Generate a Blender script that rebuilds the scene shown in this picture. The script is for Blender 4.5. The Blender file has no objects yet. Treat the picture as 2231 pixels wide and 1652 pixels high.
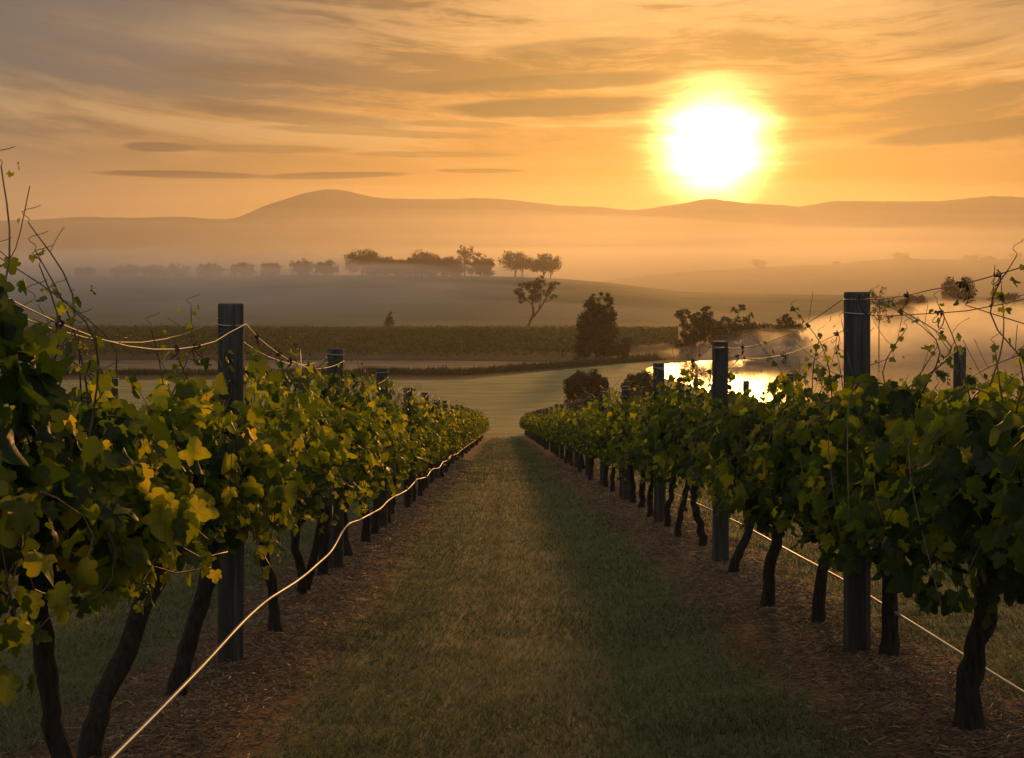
import bpy, math, random
import numpy as np
from mathutils import Vector, Matrix
R = math.radians
random.seed(7); rng = np.random.default_rng(7)
scene = bpy.context.scene
COL = scene.collection

# ------------------------------------------------------------------ camera
FPX, CXP, HY = 2800.0, 1115.5, 610.0        # reference frame 2231 x 1652
cam_d = bpy.data.cameras.new('camera'); cam = bpy.data.objects.new('camera', cam_d)
COL.objects.link(cam); scene.camera = cam
cam.location = (0, 0, 0); cam.rotation_euler = (R(90), 0, 0)
cam_d.sensor_width = 36; cam_d.lens = 36 * FPX / 2231
cam_d.shift_y = -(826 - HY) / 2231
cam_d.clip_start = .05; cam_d.clip_end = 8000
scene.render.resolution_x, scene.render.resolution_y = 1024, 758

# ------------------------------------------------------------------ light
SUN_AZ = math.atan((1555 - CXP) / FPX); SUN_EL = math.atan(291 / math.hypot(FPX, 440))
SD = Vector((math.sin(SUN_AZ) * math.cos(SUN_EL), math.cos(SUN_AZ) * math.cos(SUN_EL), math.sin(SUN_EL)))
sd = bpy.data.lights.new('sun', 'SUN'); so = bpy.data.objects.new('sun', sd); COL.objects.link(so)
sd.energy = 2.6; sd.angle = R(4.0); sd.color = (1.0, .45, .11)
so.rotation_euler = SD.to_track_quat('Z', 'Y').to_euler(); so.location = (60, 400, 60)

scene.view_settings.view_transform = 'Standard'; scene.view_settings.look = 'None'
scene.view_settings.exposure = 0; scene.view_settings.gamma = 1
scene.view_settings.use_curve_mapping = False
try:
    scene.cycles.use_denoising = True
    scene.cycles.max_bounces = 8; scene.cycles.transparent_max_bounces = 16
    scene.cycles.volume_bounces = 0
    scene.cycles.sample_clamp_indirect = 4
except Exception: pass


class N:
    """tiny node-graph helper: values are sockets or numbers"""
    def __init__(s, nt): s.nt = nt
    def node(s, t, **kw):
        n = s.nt.nodes.new(t)
        for k, v in kw.items(): setattr(n, k, v)
        return n
    def put(s, sock, v):
        if isinstance(v, bpy.types.NodeSocket): s.nt.links.new(v, sock)
        elif isinstance(v, (tuple, list)) and len(v) == 3 and sock.type == 'RGBA': sock.default_value = (*v, 1)
        else: sock.default_value = v
    def m(s, op, a, b=0.0, c=0.0, clamp=False):
        n = s.node('ShaderNodeMath', operation=op, use_clamp=clamp)
        s.put(n.inputs[0], a)
        if len(n.inputs) > 1: s.put(n.inputs[1], b)
        if len(n.inputs) > 2: s.put(n.inputs[2], c)
        return n.outputs[0]
    def add(s, a, b): return s.m('ADD', a, b)
    def sub(s, a, b): return s.m('SUBTRACT', a, b)
    def mul(s, a, b): return s.m('MULTIPLY', a, b)
    def mix(s, f, a, b, mode='MIX'):
        n = s.node('ShaderNodeMix', data_type='RGBA', blend_type=mode)
        n.clamp_factor = True
        s.put(n.inputs[0], f); s.put(n.inputs[6], a); s.put(n.inputs[7], b)
        return n.outputs[2]
    def ss(s, v, lo, hi, a=0.0, b=1.0):
        n = s.node('ShaderNodeMapRange', interpolation_type='SMOOTHSTEP')
        s.put(n.inputs[0], v); n.inputs[1].default_value = lo; n.inputs[2].default_value = hi
        n.inputs[3].default_value = a; n.inputs[4].default_value = b
        return n.outputs[0]
    def xyz(s, v):
        n = s.node('ShaderNodeSeparateXYZ'); s.put(n.inputs[0], v); return n.outputs
    def vec(s, x, y, z):
        n = s.node('ShaderNodeCombineXYZ')
        for i, v in enumerate((x, y, z)): s.put(n.inputs[i], v)
        return n.outputs[0]
    def noise(s, v=None, scale=5, detail=4, rough=.5, dist=0):
        n = s.node('ShaderNodeTexNoise')
        if v is not None: s.put(n.inputs['Vector'], v)
        n.inputs['Scale'].default_value = scale; n.inputs['Detail'].default_value = detail
        n.inputs['Roughness'].default_value = rough; n.inputs['Distortion'].default_value = dist
        return n.outputs[0]
    def ramp(s, f, stops):
        n = s.node('ShaderNodeValToRGB'); s.put(n.inputs[0], f)
        e = n.color_ramp.elements
        while len(e) < len(stops): e.new(.5)
        for i, (p, c) in enumerate(stops): e[i].position = p; e[i].color = (*c, 1)
        return n.outputs[0]


# ------------------------------------------------------------------ sky
world = bpy.data.worlds.new("World"); scene.world = world; world.use_nodes = True
wt = world.node_tree; wt.nodes.clear(); w = N(wt)
tc = w.node('ShaderNodeTexCoord').outputs['Generated']
dx, dy, dz = w.xyz(tc)
az = w.m('ARCTAN2', dx, dy); el = w.m('ARCSINE', dz)
dotn = w.node('ShaderNodeVectorMath', operation='DOT_PRODUCT'); w.put(dotn.inputs[0], tc); dotn.inputs[1].default_value = SD
th = w.m('ARCCOSINE', w.m('MINIMUM', dotn.outputs['Value'], .9999999))
sky = w.node('ShaderNodeTexSky', sky_type='NISHITA'); sky.sun_disc = False
sky.sun_elevation = SUN_EL; sky.sun_rotation = SUN_AZ; sky.air_density = 1.3; sky.dust_density = 3.0
# streaks follow gentle arcs that rise to both sides of the sun
arc = w.mul(w.m('POWER', w.sub(az, .12), 2.0), .17)
arc = w.m('MINIMUM', arc, .25)
e2 = w.sub(el, arc)
warp = w.noise(w.vec(w.mul(az, 3.0), w.mul(e2, 12.0), 0.0), 1.6, 3, .5)
e3 = w.add(e2, w.mul(w.sub(warp, .5), .035))
n1 = w.noise(w.vec(w.mul(az, 2.2), w.mul(e3, 19.0), 3.3), 1.5, 5, .55)
n2 = w.noise(w.vec(w.mul(az, 6.0), w.mul(e3, 80.0), 7.7), 1.2, 6, .6)
n3 = w.noise(w.vec(w.mul(az, 16.0), w.mul(e3, 75.0), 1.7), 1.5, 6, .65)
cl = w.add(w.add(w.mul(n1, .52), w.mul(n2, .30)), w.mul(n3, .18))
# clear glow colour by distance from the sun
base = w.ramp(w.m('DIVIDE', th, 1.6), [(0, (1.15, .56, .13)), (.06, (1.0, .38, .06)), (.13, (.84, .34, .07)),
        (.22, (.68, .32, .11)), (.31, (.46, .27, .14)), (.45, (.36, .32, .28)), (.72, (.68, .66, .60)), (1.0, (.68, .70, .68))])
hor = w.ss(el, .0, .15, 1.0, 0.0)
horc = w.ramp(w.m('DIVIDE', th, 1.6), [(0, (.95, .40, .035)), (.12, (.70, .27, .03)), (.27, (.62, .29, .09)), (.5, (.36, .30, .26)), (1.0, (.42, .46, .54))])
c0 = w.mix(w.mul(hor, .85), base, horc)
hi = w.ss(el, .12, .26)
c0 = w.mix(w.mul(w.mul(hi, w.ss(th, .05, .5, .75, 0.0)), 1.0), c0, (1.30, .82, .34))
# brown-grey clouds
dk = w.ss(cl, .475, .56)
dk = w.mul(dk, w.ss(w.add(el, w.mul(w.sub(n1, .5), .05)), .080, .125))
darkc = w.ramp(w.m('DIVIDE', th, 1.6), [(0, (.62, .28, .06)), (.10, (.40, .19, .045)), (.25, (.24, .14, .065)), (.45, (.22, .20, .18)), (1.0, (.50, .58, .66))])
c1 = w.mix(w.mul(dk, .92), c0, darkc)
lt = w.mul(w.ss(cl, .50, .40), w.ss(el, .07, .13))
c1 = w.mix(w.mul(lt, .65), c1, w.mix(w.ss(th, .1, .5), (1.35, .74, .24), (.74, .48, .22)))
# the grey bank high on the left and the browner one on the right
def bank(ea, eb, col, amt, c):
    ma = w.mul(w.mul(w.ss(az, *ea), w.ss(th, .55, .85, 1.0, 0.0)), w.ss(w.add(el, w.mul(w.sub(n1, .5), .16)), *eb))
    return w.mix(w.mul(ma, amt), c, col)
c1 = bank((.02, -.34), (.10, .19), (.185, .17, .16), .95, c1)
c1 = bank((.24, .42), (.13, .19), (.44, .27, .13), .6, c1)
# single long clouds
def lens(px, py, hw, hh, amt, c, tilt=0.0, col=(.36, .21, .10)):
    a0 = math.atan((px - CXP) / FPX); e0 = (HY - py) / FPX * math.cos(a0)
    xa = w.m('DIVIDE', w.sub(az, a0), hw / FPX)
    ee = w.sub(w.sub(w.add(el, w.mul(w.sub(n3, .5), min(.010, hh / FPX * .9))), e0), w.mul(w.sub(az, a0), tilt))
    ya = w.m('DIVIDE', ee, hh / FPX)
    r2 = w.add(w.mul(xa, xa), w.mul(ya, ya))
    return w.mix(w.mul(w.ss(w.add(r2, w.mul(w.sub(n2, .5), .7 if hh < 12 else 1.5)), 1.25, .45), min(1.0, amt * 1.3)), c, tuple(v * .50 for v in col))
for px, py, hw, hh, am, ti, co in [
        (395, 381, 185, 8, .78, .0, (.34, .17, .10)), (730, 383, 165, 8, .75, .03, (.38, .18, .09)),
        (1045, 373, 100, 5, .65, .0, (.55, .27, .08)), (350, 321, 80, 11, .7, .0, (.36, .21, .14)), (560, 325, 200, 9, .4, .0, (.46, .27, .12)), (950, 338, 190, 7, .4, .0, (.52, .27, .09)), (820, 290, 260, 9, .4, -.03, (.48, .27, .11)),
        (1230, 235, 310, 22, .75, .03, (.44, .25, .085)), (1170, 185, 330, 18, .6, .04, (.46, .27, .10)),
        (2150, 285, 230, 24, .65, .06, (.44, .23, .085)), (1250, 110, 190, 20, .4, .06, (.52, .32, .13)),
        (640, 255, 260, 18, .45, -.06, (.36, .24, .13)), (560, 165, 210, 22, .4, -.03, (.32, .22, .13)),
        (1000, 272, 130, 8, .4, -.02, (.46, .25, .09))]:
    c1 = lens(px, py, hw, hh, am, c1, ti, co)
# glow of the sun itself, ragged where thin cloud crosses it
thw = w.add(th, w.add(w.mul(w.sub(n3, .5), .012), w.mul(w.sub(n2, .5), .022)))
core = w.mul(w.m('EXPONENT', w.mul(w.m('POWER', w.m('DIVIDE', w.m('MAXIMUM', thw, 0.0), .0276), 2.0), -1.0)), 31.0)
halo = w.mul(w.m('EXPONENT', w.mul(w.m('DIVIDE', th, .042), -1.0)), .42)
def scl(col, f):
    n = w.node('ShaderNodeVectorMath', operation='SCALE'); w.put(n.inputs[0], col); w.put(n.inputs[3], f); return n.outputs[0]
def vadd(a, b):
    n = w.node('ShaderNodeVectorMath', operation='ADD'); w.put(n.inputs[0], a); w.put(n.inputs[1], b); return n.outputs[0]
tot = vadd(vadd(c1, scl((1.0, .64, .20), core)), scl((1.0, .50, .05), halo))
belowm = w.ss(el, -.06, 0.0, .25, 1.0)
tot = scl(tot, belowm)
tot = vadd(scl(tot, 6.5), scl(sky.outputs[0], .05))
bg = w.node('ShaderNodeBackground'); w.put(bg.inputs[0], tot); bg.inputs[1].default_value = .1
wo = w.node('ShaderNodeOutputWorld'); wt.links.new(bg.outputs[0], wo.inputs[0])
world.cycles.sampling_method = 'MANUAL'; world.cycles.sample_map_resolution = 1024

# ------------------------------------------------------------------ helpers
def tag(o, label=None, cat=None, group=None, kind=None):
    if label: o['label'] = label
    if cat: o['category'] = cat
    if group: o['group'] = group
    if kind: o['kind'] = kind
    return o
def link(name, me, parent=None, loc=None):
    o = bpy.data.objects.new(name, me); COL.objects.link(o)
    if parent: o.parent = parent
    if loc is not None: o.location = loc
    return o
def empty(name, loc, rz=0):
    o = bpy.data.objects.new(name, None); o.empty_display_size = .2
    COL.objects.link(o); o.location = loc; o.rotation_euler = (0, 0, rz); return o
def mesh_np(name, V, F, mat, attr=None, smooth=False, uv=None):
    """V (n,3); F (m,k) one polygon size; attr dict name -> per-point floats"""
    me = bpy.data.meshes.new(name)
    V = np.asarray(V, dtype=np.float32); F = np.asarray(F, dtype=np.int32)
    k = F.shape[1]
    me.vertices.add(len(V)); me.vertices.foreach_set('co', V.ravel())
    me.loops.add(F.size); me.loops.foreach_set('vertex_index', F.ravel())
    me.polygons.add(len(F)); me.polygons.foreach_set('loop_start', np.arange(0, F.size, k, dtype=np.int32))
    try: me.polygons.foreach_set('loop_total', np.full(len(F), k, dtype=np.int32))
    except Exception: pass
    if smooth: me.polygons.foreach_set('use_smooth', np.ones(len(F), dtype=bool))
    me.update(calc_edges=True)
    for an, av in (attr or {}).items():
        a = me.attributes.new(an, 'FLOAT', 'POINT'); a.data.foreach_set('value', np.asarray(av, dtype=np.float32))
    if uv is not None:
        a = me.attributes.new('luv', 'FLOAT_VECTOR', 'POINT')
        a.data.foreach_set('vector', np.asarray(uv, dtype=np.float32).ravel())
    me.materials.append(mat); return me
class MB:
    """collects tubes and lathes as quads"""
    def __init__(s): s.v = []; s.f = []; s.n = 0
    def grid(s, rings, close=True, cap=True):
        rings = np.asarray(rings, dtype=float); a, b = rings.shape[:2]
        s.v.append(rings.reshape(-1, 3)); o = s.n
        for i in range(a - 1):
            for j in range(b if close else b - 1):
                j2 = (j + 1) % b
                s.f.append((o + i * b + j, o + i * b + j2, o + (i + 1) * b + j2, o + (i + 1) * b + j))
        s.n += a * b
        if cap:
            for i in (0, a - 1):
                c = rings[i].mean(0); s.v.append(c[None]); ci = s.n; s.n += 1
                for j in range(0, b - 1, 2):
                    q = (o + i * b + j, o + i * b + j + 1, o + i * b + (j + 2) % b, ci)
                    s.f.append(q if i else q[::-1])
    def tube(s, pts, rad, nseg=6, wob=0, seed=0):
        pts = np.asarray(pts, dtype=float); n = len(pts)
        rad = np.broadcast_to(np.asarray(rad, dtype=float), (n,))
        t = np.gradient(pts, axis=0); t /= np.linalg.norm(t, axis=1, keepdims=True) + 1e-9
        ref = np.array([1, 0, 0.]) if abs(t[0][0]) < .8 else np.array([0, 0, 1.])
        r_ = np.random.default_rng(seed); rings = []
        for i in range(n):
            a = np.cross(t[i], ref); a /= np.linalg.norm(a) + 1e-9; b = np.cross(t[i], a)
            ang = np.arange(nseg) * 2 * np.pi / nseg
            rr = rad[i] * (1 + wob * r_.uniform(-1, 1, nseg))
            rings.append(pts[i] + np.outer(np.cos(ang) * rr, a) + np.outer(np.sin(ang) * rr, b))
        s.grid(rings, True, True)
    def mesh(s, name, mat, smooth=True):
        return mesh_np(name, np.concatenate(s.v), np.array(s.f), mat, smooth=smooth)
def spline(pts, n):
    pts = np.asarray(pts, dtype=float); k = len(pts); t = np.linspace(0, k - 1, n); out = []
    for x in t:
        i = min(int(x), k - 2); f = x - i
        p0, p1, p2, p3 = pts[max(i - 1, 0)], pts[i], pts[i + 1], pts[min(i + 2, k - 1)]
        out.append(.5 * ((2 * p1) + (-p0 + p2) * f + (2 * p0 - 5 * p1 + 4 * p2 - p3) * f * f + (-p0 + 3 * p1 - 3 * p2 + p3) * f ** 3))
    return np.array(out)

# smooth value noise in numpy
_perm = rng.random((256, 256))
def vnoise(x, y):
    x = np.asarray(x, float); y = np.asarray(y, float)
    xi = np.floor(x).astype(int); yi = np.floor(y).astype(int); fx = x - xi; fy = y - yi
    fx = fx * fx * (3 - 2 * fx); fy = fy * fy * (3 - 2 * fy)
    g = lambda a, b: _perm[a & 255, b & 255]
    return (g(xi, yi) * (1 - fx) + g(xi + 1, yi) * fx) * (1 - fy) + (g(xi, yi + 1) * (1 - fx) + g(xi + 1, yi + 1) * fx) * fy
def fbm(x, y, o=4):
    r = 0; a = .5
    for i in range(o): r = r + a * (vnoise(x * 2 ** i + 17 * i, y * 2 ** i + 5 * i) - .5); a *= .5
    return r
def sst(a, b, x):
    t = np.clip((np.asarray(x, float) - a) / (b - a), 0, 1); return t * t * (3 - 2 * t)
def pxX(px, Y): return (px - CXP) / FPX * Y

# ------------------------------------------------------------------ terrain
UL, UR, SP = -1.32, 1.72, 3.04
SK = .0073                                       # rows lean slightly from the view axis
ENDL, ENDR = 84.0, 98.0
WATER = -16.0
def poly_px(pts): return np.array([(pxX(x, -WATER * FPX / (y - HY)), -WATER * FPX / (y - HY)) for x, y in pts])
LAKE = poly_px([(1398, 808), (1420, 799), (1462, 791), (1530, 786), (1650, 783), (1900, 779), (2400, 772), (2900, 772),
                (2900, 872), (2300, 876), (1900, 880), (1640, 880), (1560, 862), (1500, 838), (1450, 824), (1410, 814)])
POND = poly_px([(-300, 786), (300, 785), (800, 786), (1050, 787), (1180, 789), (1258, 792), (1215, 797), (1110, 800), (1020, 806), (900, 811), (700, 812), (300, 811), (-300, 813)])
def sdist(P, X, Y):
    """signed distance to polygon, negative inside"""
    X = np.asarray(X, float); Y = np.asarray(Y, float)
    d = np.full(X.shape, 1e9); ins = np.zeros(X.shape, bool); n = len(P)
    for i in range(n):
        ax, ay = P[i]; bx, by = P[(i + 1) % n]
        ex, ey = bx - ax, by - ay
        t = np.clip(((X - ax) * ex + (Y - ay) * ey) / (ex * ex + ey * ey), 0, 1)
        d = np.minimum(d, np.hypot(X - ax - t * ex, Y - ay - t * ey))
        c = ((ay > Y) != (by > Y)) & (X < (bx - ax) * (Y - ay) / (by - ay + 1e-12) + ax)
        ins ^= c
    return np.where(ins, -d, d)
HX = np.array([-400, 100, 450, 760, 1000, 1130, 1230, 1320, 1400, 1480, 1650, 1900, 2231, 2800.])
HYP = np.array([606, 604, 602, 600, 601, 603, 608, 616, 626, 636, 641, 645, 652, 660.])
def ground_z(X, Y, fine=True):
    X = np.asarray(X, float); Y = np.asarray(Y, float)
    u = X + SK * Y
    lat = .0184 * np.clip(u, -6, 12) + .012 * np.clip(u - 2.2, 0, 5)
    z = -(1.21 + .109 * Y) + lat
    t = np.clip((Y - 100) / 113, 0, 1)
    h = (2 * t ** 3 - 3 * t ** 2 + 1) * (-12.11) + (t ** 3 - 2 * t ** 2 + t) * 113 * (-.109) + (-2 * t ** 3 + 3 * t ** 2) * (-15.75)
    z = np.where(Y < 100, z, h + lat * (1 - t))
    z = z + .9 * np.exp(-((Y - 262) / 30) ** 2) * sst(20, -10, X) * 0
    # hill with the tree line
    px = X / np.maximum(Y, 50) * FPX + CXP
    ridge = (HY - np.interp(px, HX, HYP)) / FPX * 720
    up = sst(430, 720, Y) * (1 - sst(740, 980, Y))
    z = z + (ridge - (-15.75)) * up
    z = z + sst(230, 500, Y) * 1.2 * fbm(X / 60, Y / 60, 3)
    if fine:
        k = (u - UL) / SP; dr = np.abs(k - np.round(k)) * SP
        inrow = (Y < 100) & (np.abs(u) < 14)
        z = z + np.where(inrow, .055 * np.exp(-(dr / .42) ** 2), 0)
        near = 1 - sst(40, 90, Y)
        z = z + near * (.05 * fbm(X * 1.1, Y * 1.1, 3) + np.where(dr < .9, .05, .012) * fbm(X * 2.4, Y * 8, 3))
        z = z - near * .018 * np.exp(-((np.abs(u - .2) - .42) / .13) ** 2)
    m = (Y > 120) & (Y < 420)
    if np.any(m):
        for P in (LAKE, POND):
            d = sdist(P, X, Y) + 1.2 * fbm(X / 5, Y / 5, 3)
            zz = np.where(d < 0, WATER - .05 - np.minimum(1.5, -d * .2), WATER + .02 + np.maximum(d, 0) * .10)
            z = np.where(m, np.minimum(z, zz), z)
    return z
def gs(x, y): return float(ground_z(np.array([x]), np.array([y]), False)[0])
def gz(x, y): return float(ground_z(np.array([x]), np.array([y]))[0])

def new_mat(name):
    m = bpy.data.materials.new(name); m.use_nodes = True; m.node_tree.nodes.clear()
    n = N(m.node_tree); return m, n
def finish(n, shader, disp=None):
    o = n.node('ShaderNodeOutputMaterial'); n.nt.links.new(shader, o.inputs[0])
def principled(n, col, rough=.8, spec=.3, bump=None, bstr=.5, bdist=.02, **kw):
    b = n.node('ShaderNodeBsdfPrincipled'); n.put(b.inputs['Base Color'], col); n.put(b.inputs['Roughness'], rough)
    n.put(b.inputs['Specular IOR Level'], spec)
    for k, v in kw.items(): n.put(b.inputs[k], v)
    if bump is not None:
        bn = n.node('ShaderNodeBump'); n.put(bn.inputs['Height'], bump)
        bn.inputs['Strength'].default_value = bstr; bn.inputs['Distance'].default_value = bdist
        n.nt.links.new(bn.outputs[0], b.inputs['Normal'])
    return b.outputs[0]

# ground material: aisle grass, straw and soil strips below the vines, lawn, fields
m_ground, g = new_mat('ground_grass_and_soil')
pos = g.node('ShaderNodeNewGeometry').outputs['Position']; gx, gy, gzz = g.xyz(pos)
u = g.add(gx, g.mul(gy, SK))
k = g.m('DIVIDE', g.sub(u, UL), SP); dr = g.mul(g.m('ABSOLUTE', g.sub(k, g.m('ROUND', k))), SP)
nb = g.noise(pos, 2.2, 4, .6); nf = g.noise(g.vec(g.mul(gx, 1.0), g.mul(gy, 1.6), 0.0), 30, 5, .65)
nl = g.noise(pos, .5, 3, .5); nh = g.noise(pos, .03, 5, .55)
soilm = g.ss(g.add(dr, g.mul(g.sub(nb, .5), .7)), .34, .62, 1.0, 0.0)
soilm = g.mul(soilm, g.ss(gy, 88, 100, 1.0, 0.0))
nst = g.noise(g.vec(g.mul(gx, 5.0), g.mul(gy, 14.0), 0.0), 3.0, 5, .6)
soil = g.ramp(nst, [(.28, (.05, .030, .018)), (.5, (.15, .080, .044)), (.72, (.28, .155, .085))])
grass = g.ramp(nf, [(.25, (.038, .046, .018)), (.5, (.090, .100, .042)), (.75, (.17, .165, .08))])
dry = g.ramp(nf, [(.25, (.07, .056, .025)), (.5, (.16, .125, .058)), (.8, (.28, .21, .10))])
lane = g.mul(g.ss(g.m('ABSOLUTE', g.sub(u, .05)), .15, .6, 1.0, .12), g.ss(nb, .3, .62, .55, 1.0))
cg = g.mix(lane, grass, dry)
cg = g.mix(g.ss(g.m('ABSOLUTE', g.add(u, .06)), .0, .07, .55, 0.0), cg, (.028, .026, .012))
cn = g.mix(soilm, cg, soil)
lawn = g.ramp(g.noise(g.vec(g.mul(gx, .12), g.mul(gy, .35), 0.0), 1.0, 5, .6), [(.3, (.15, .145, .055)), (.5, (.25, .205, .080)), (.7, (.36, .27, .115))])
track = g.mul(g.ss(g.m('ABSOLUTE', g.sub(g.add(gy, g.mul(nb, 2.0)), 107.0)), 1.0, 3.5, 1.0, 0.0), .75)
lawn = g.mix(track, lawn, (.035, .032, .02))
cn = g.mix(g.ss(gy, 45, 150), cn, lawn)
field = g.ramp(nh, [(.3, (.075, .075, .03)), (.6, (.13, .11, .05))])
# dark rough bank between the lawn and the vineyard block
edge = g.add(g.sub(gy, 212.0), g.mul(g.m('MAXIMUM', g.m('MINIMUM', gx, 30.0), -8.0), -1.35))
cn = g.mix(g.ss(g.add(edge, g.mul(g.sub(nl, .5), 4.0)), 0, 2.5), cn, g.mix(nl, (.03, .024, .012), (.075, .05, .025)))
cn = g.mix(g.ss(gy, 395, 425), cn, field)
bump = g.add(g.add(g.mul(nf, .5), g.mul(nst, g.mul(soilm, 1.3))), g.mul(nb, .8))
finish(g, principled(g, cn, .85, .12, bump, .9, .06))

def grid_obj(name, Xg, Yg, Zg, mat, **kw):
    a, b = Xg.shape; V = np.stack([Xg, Yg, Zg], -1).reshape(-1, 3)
    I = np.arange(a * b).reshape(a, b)
    F = np.stack([I[:-1, :-1], I[:-1, 1:], I[1:, 1:], I[1:, :-1]], -1).reshape(-1, 4)
    return link(name, mesh_np(name, V, F, mat, smooth=True))
yy = 6 * (3400 / 6) ** np.linspace(0, 1, 640) - 12
ss_ = np.linspace(-1.1, 1.1, 560); ss_ = np.sign(ss_) * np.abs(ss_) ** 1.35
Yg, S = np.meshgrid(yy, ss_, indexing='ij'); Xg = S * (Yg + 12)
tag(grid_obj('ground', Xg, Yg, ground_z(Xg, Yg), m_ground), kind='structure')

# water
m_dirt, g = new_mat('pale_dirt')
pos = g.node('ShaderNodeNewGeometry').outputs['Position']; gx, gy, _ = g.xyz(pos)
finish(g, principled(g, g.ramp(g.noise(g.vec(g.mul(gx, .06), g.mul(gy, .5), 0.0), 1.0, 4, .6), [(.35, (.05, .038, .026)), (.6, (.17, .12, .085))]), .8, .2))
m_water, g = new_mat('still_water')
pos = g.node('ShaderNodeNewGeometry').outputs['Position']; gx, gy, _ = g.xyz(pos)
rip = g.noise(g.vec(gx, g.mul(gy, 1.0), 0.0), .55, 4, .6)
finish(g, principled(g, (.02, .02, .018), .27, .4, rip, .5, .08, IOR=1.33))
def water(name, P, z):
    bb = bpy.data.meshes.new(name); ctr = P.mean(0)
    c = np.array([(x, y) for x, y in P]); n_ = len(c)
    nx = []
    for i in range(n_):   # push outline outwards under the bank
        a, b = c[i - 1], c[(i + 1) % n_]; t = b - a; nrm = np.array([t[1], -t[0]]) / np.hypot(*t)
        p = c[i] + nrm * 3
        if sdist(P, np.array([p[0]]), np.array([p[1]]))[0] < 0: p = c[i] - nrm * 3
        nx.append(p)
    V = [(x, y, z) for x, y in nx]
    bb.from_pydata(V, [], [list(range(n_))]); bb.materials.append(m_dirt if name == 'dirt_track' else m_water)
    o = link(name, bb); tag(o, kind='structure'); return o
water('lake', LAKE, WATER); water('dirt_track', POND, WATER + .003)

# far hill and mountains
def simple_mat(name, c1, c2, sc, rough=.9):
    m, n = new_mat(name); p_ = n.node('ShaderNodeNewGeometry').outputs['Position']
    f = n.noise(p_, sc, 5, .6); finish(n, principled(n, n.ramp(f, [(.3, c1), (.7, c2)]), rough, .1, f, .5, 1.0 / sc * .02)); return m
m_hill = simple_mat('hill_pasture', (.035, .038, .02), (.075, .07, .035), .02)
m_mount = simple_mat('forested_mountain', (.02, .025, .02), (.045, .045, .03), .01)
def ridge_obj(name, pts, Yr, depth, mat, zfoot, ns):
    px = np.linspace(pts[0][0], pts[-1][0], 420); py = np.interp(px, [p[0] for p in pts], [p[1] for p in pts])
    kk = np.ones(7) / 7; py = np.convolve(np.pad(py, 3, 'edge'), kk, 'valid')
    X = (px - CXP) / FPX * Yr; top = (HY - py) / FPX * Yr + (fbm(X / 25 / ns, X * 0 + 3.3, 5)) * 4 * ns
    t = np.linspace(-1, 1, 61); T, XX = np.meshgrid(t, X, indexing='ij'); TP = np.broadcast_to(top, T.shape)
    Yg = Yr + T * depth; prof = 1 - np.abs(T) ** 1.25
    spur = 1 + .35 * (1 - np.abs(T)) * np.abs(T) * 4 * fbm(XX / 140 / ns + 9, Yg / 400 / ns, 4)
    Z = zfoot + (TP - zfoot) * prof * spur
    tag(grid_obj(name, XX, Yg, Z, mat), kind='structure')
ridge_obj('hill', [(900, 655), (1250, 625), (1400, 600), (1500, 592), (1650, 583), (1800, 576), (1900, 567), (1960, 562), (2060, 566), (2150, 566), (2231, 561), (2500, 555), (2900, 570)], 1300, 260, m_hill, -17, .35)
ridge_obj('mountains', [(-900, 500), (-300, 492), (0, 481), (90, 478), (170, 473), (300, 475), (380, 472), (440, 475), (510, 480), (535, 468), (570, 450), (620, 434), (680, 417), (715, 412), (745, 413), (780, 422), (810, 430), (870, 433), (980, 435), (1010, 430), (1060, 433), (1140, 437), (1200, 447), (1290, 450), (1350, 455), (1400, 460), (1430, 450), (1480, 446), (1510, 438), (1535, 433), (1570, 433), (1600, 441), (1700, 447), (1750, 452), (1815, 437), (1900, 439), (2000, 440), (2060, 438), (2120, 430), (2180, 427), (2231, 430), (2600, 440), (3100, 470)], 2700, 650, m_mount, -17, 1.0)

# ------------------------------------------------------------------ materials
def leaf_material(name, trans_gain, ramp_stops, veins=True, tw=.5, spec=.35, rough=.45):
    m, n = new_mat(name)
    at = n.node('ShaderNodeAttribute', attribute_name='tint').outputs['Fac']
    col = n.ramp(at, ramp_stops)
    if veins:
        uvn = n.node('ShaderNodeAttribute', attribute_name='luv').outputs['Vector']; ux, uy, uz = n.xyz(uvn)
        ang = n.m('ARCTAN2', ux, n.add(uy, .02))
        v = n.m('ABSOLUTE', n.m('SINE', n.mul(ang, 2.6)))
        rad = n.m('SQRT', n.add(n.mul(ux, ux), n.mul(uy, uy)))
        vm = n.mul(n.ss(n.mul(v, n.add(rad, .15)), .015, .07, 1.0, 0.0), .55)
        nn = n.noise(uvn, 4.0, 3, .6)
        col = n.mix(vm, col, n.mix(.5, col, (.16, .17, .05)))
        col = n.mix(n.mul(n.ss(nn, .35, .75), .35), col, (.035, .045, .008))
        bmp = n.add(n.mul(vm, -1.0), nn)
    else: bmp = None
    p = principled(n, col, rough, spec, bmp, .4, .004)
    tl = n.node('ShaderNodeBsdfTranslucent')
    if isinstance(trans_gain, list):
        tcol = n.ramp(at, trans_gain)
        if veins: tcol = n.mix(n.mul(vm, .5), tcol, (.05, .06, .01))
        n.put(tl.inputs[0], tcol)
    else:
        tcx = n.node('ShaderNodeVectorMath', operation='SCALE'); n.put(tcx.inputs[0], col); tcx.inputs[3].default_value = trans_gain
        n.put(tl.inputs[0], tcx.outputs[0])
    mx = n.node('ShaderNodeMixShader'); mx.inputs[0].default_value = tw
    n.nt.links.new(p, mx.inputs[1]); n.nt.links.new(tl.outputs[0], mx.inputs[2]); finish(n, mx.outputs[0]); return m
VINE_RAMP = [(0, (.010, .022, .010)), (.33, (.026, .048, .014)), (.52, (.065, .090, .012)), (.70, (.24, .23, .014)), (.86, (.46, .38, .02)), (1, (.52, .40, .02))]
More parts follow.
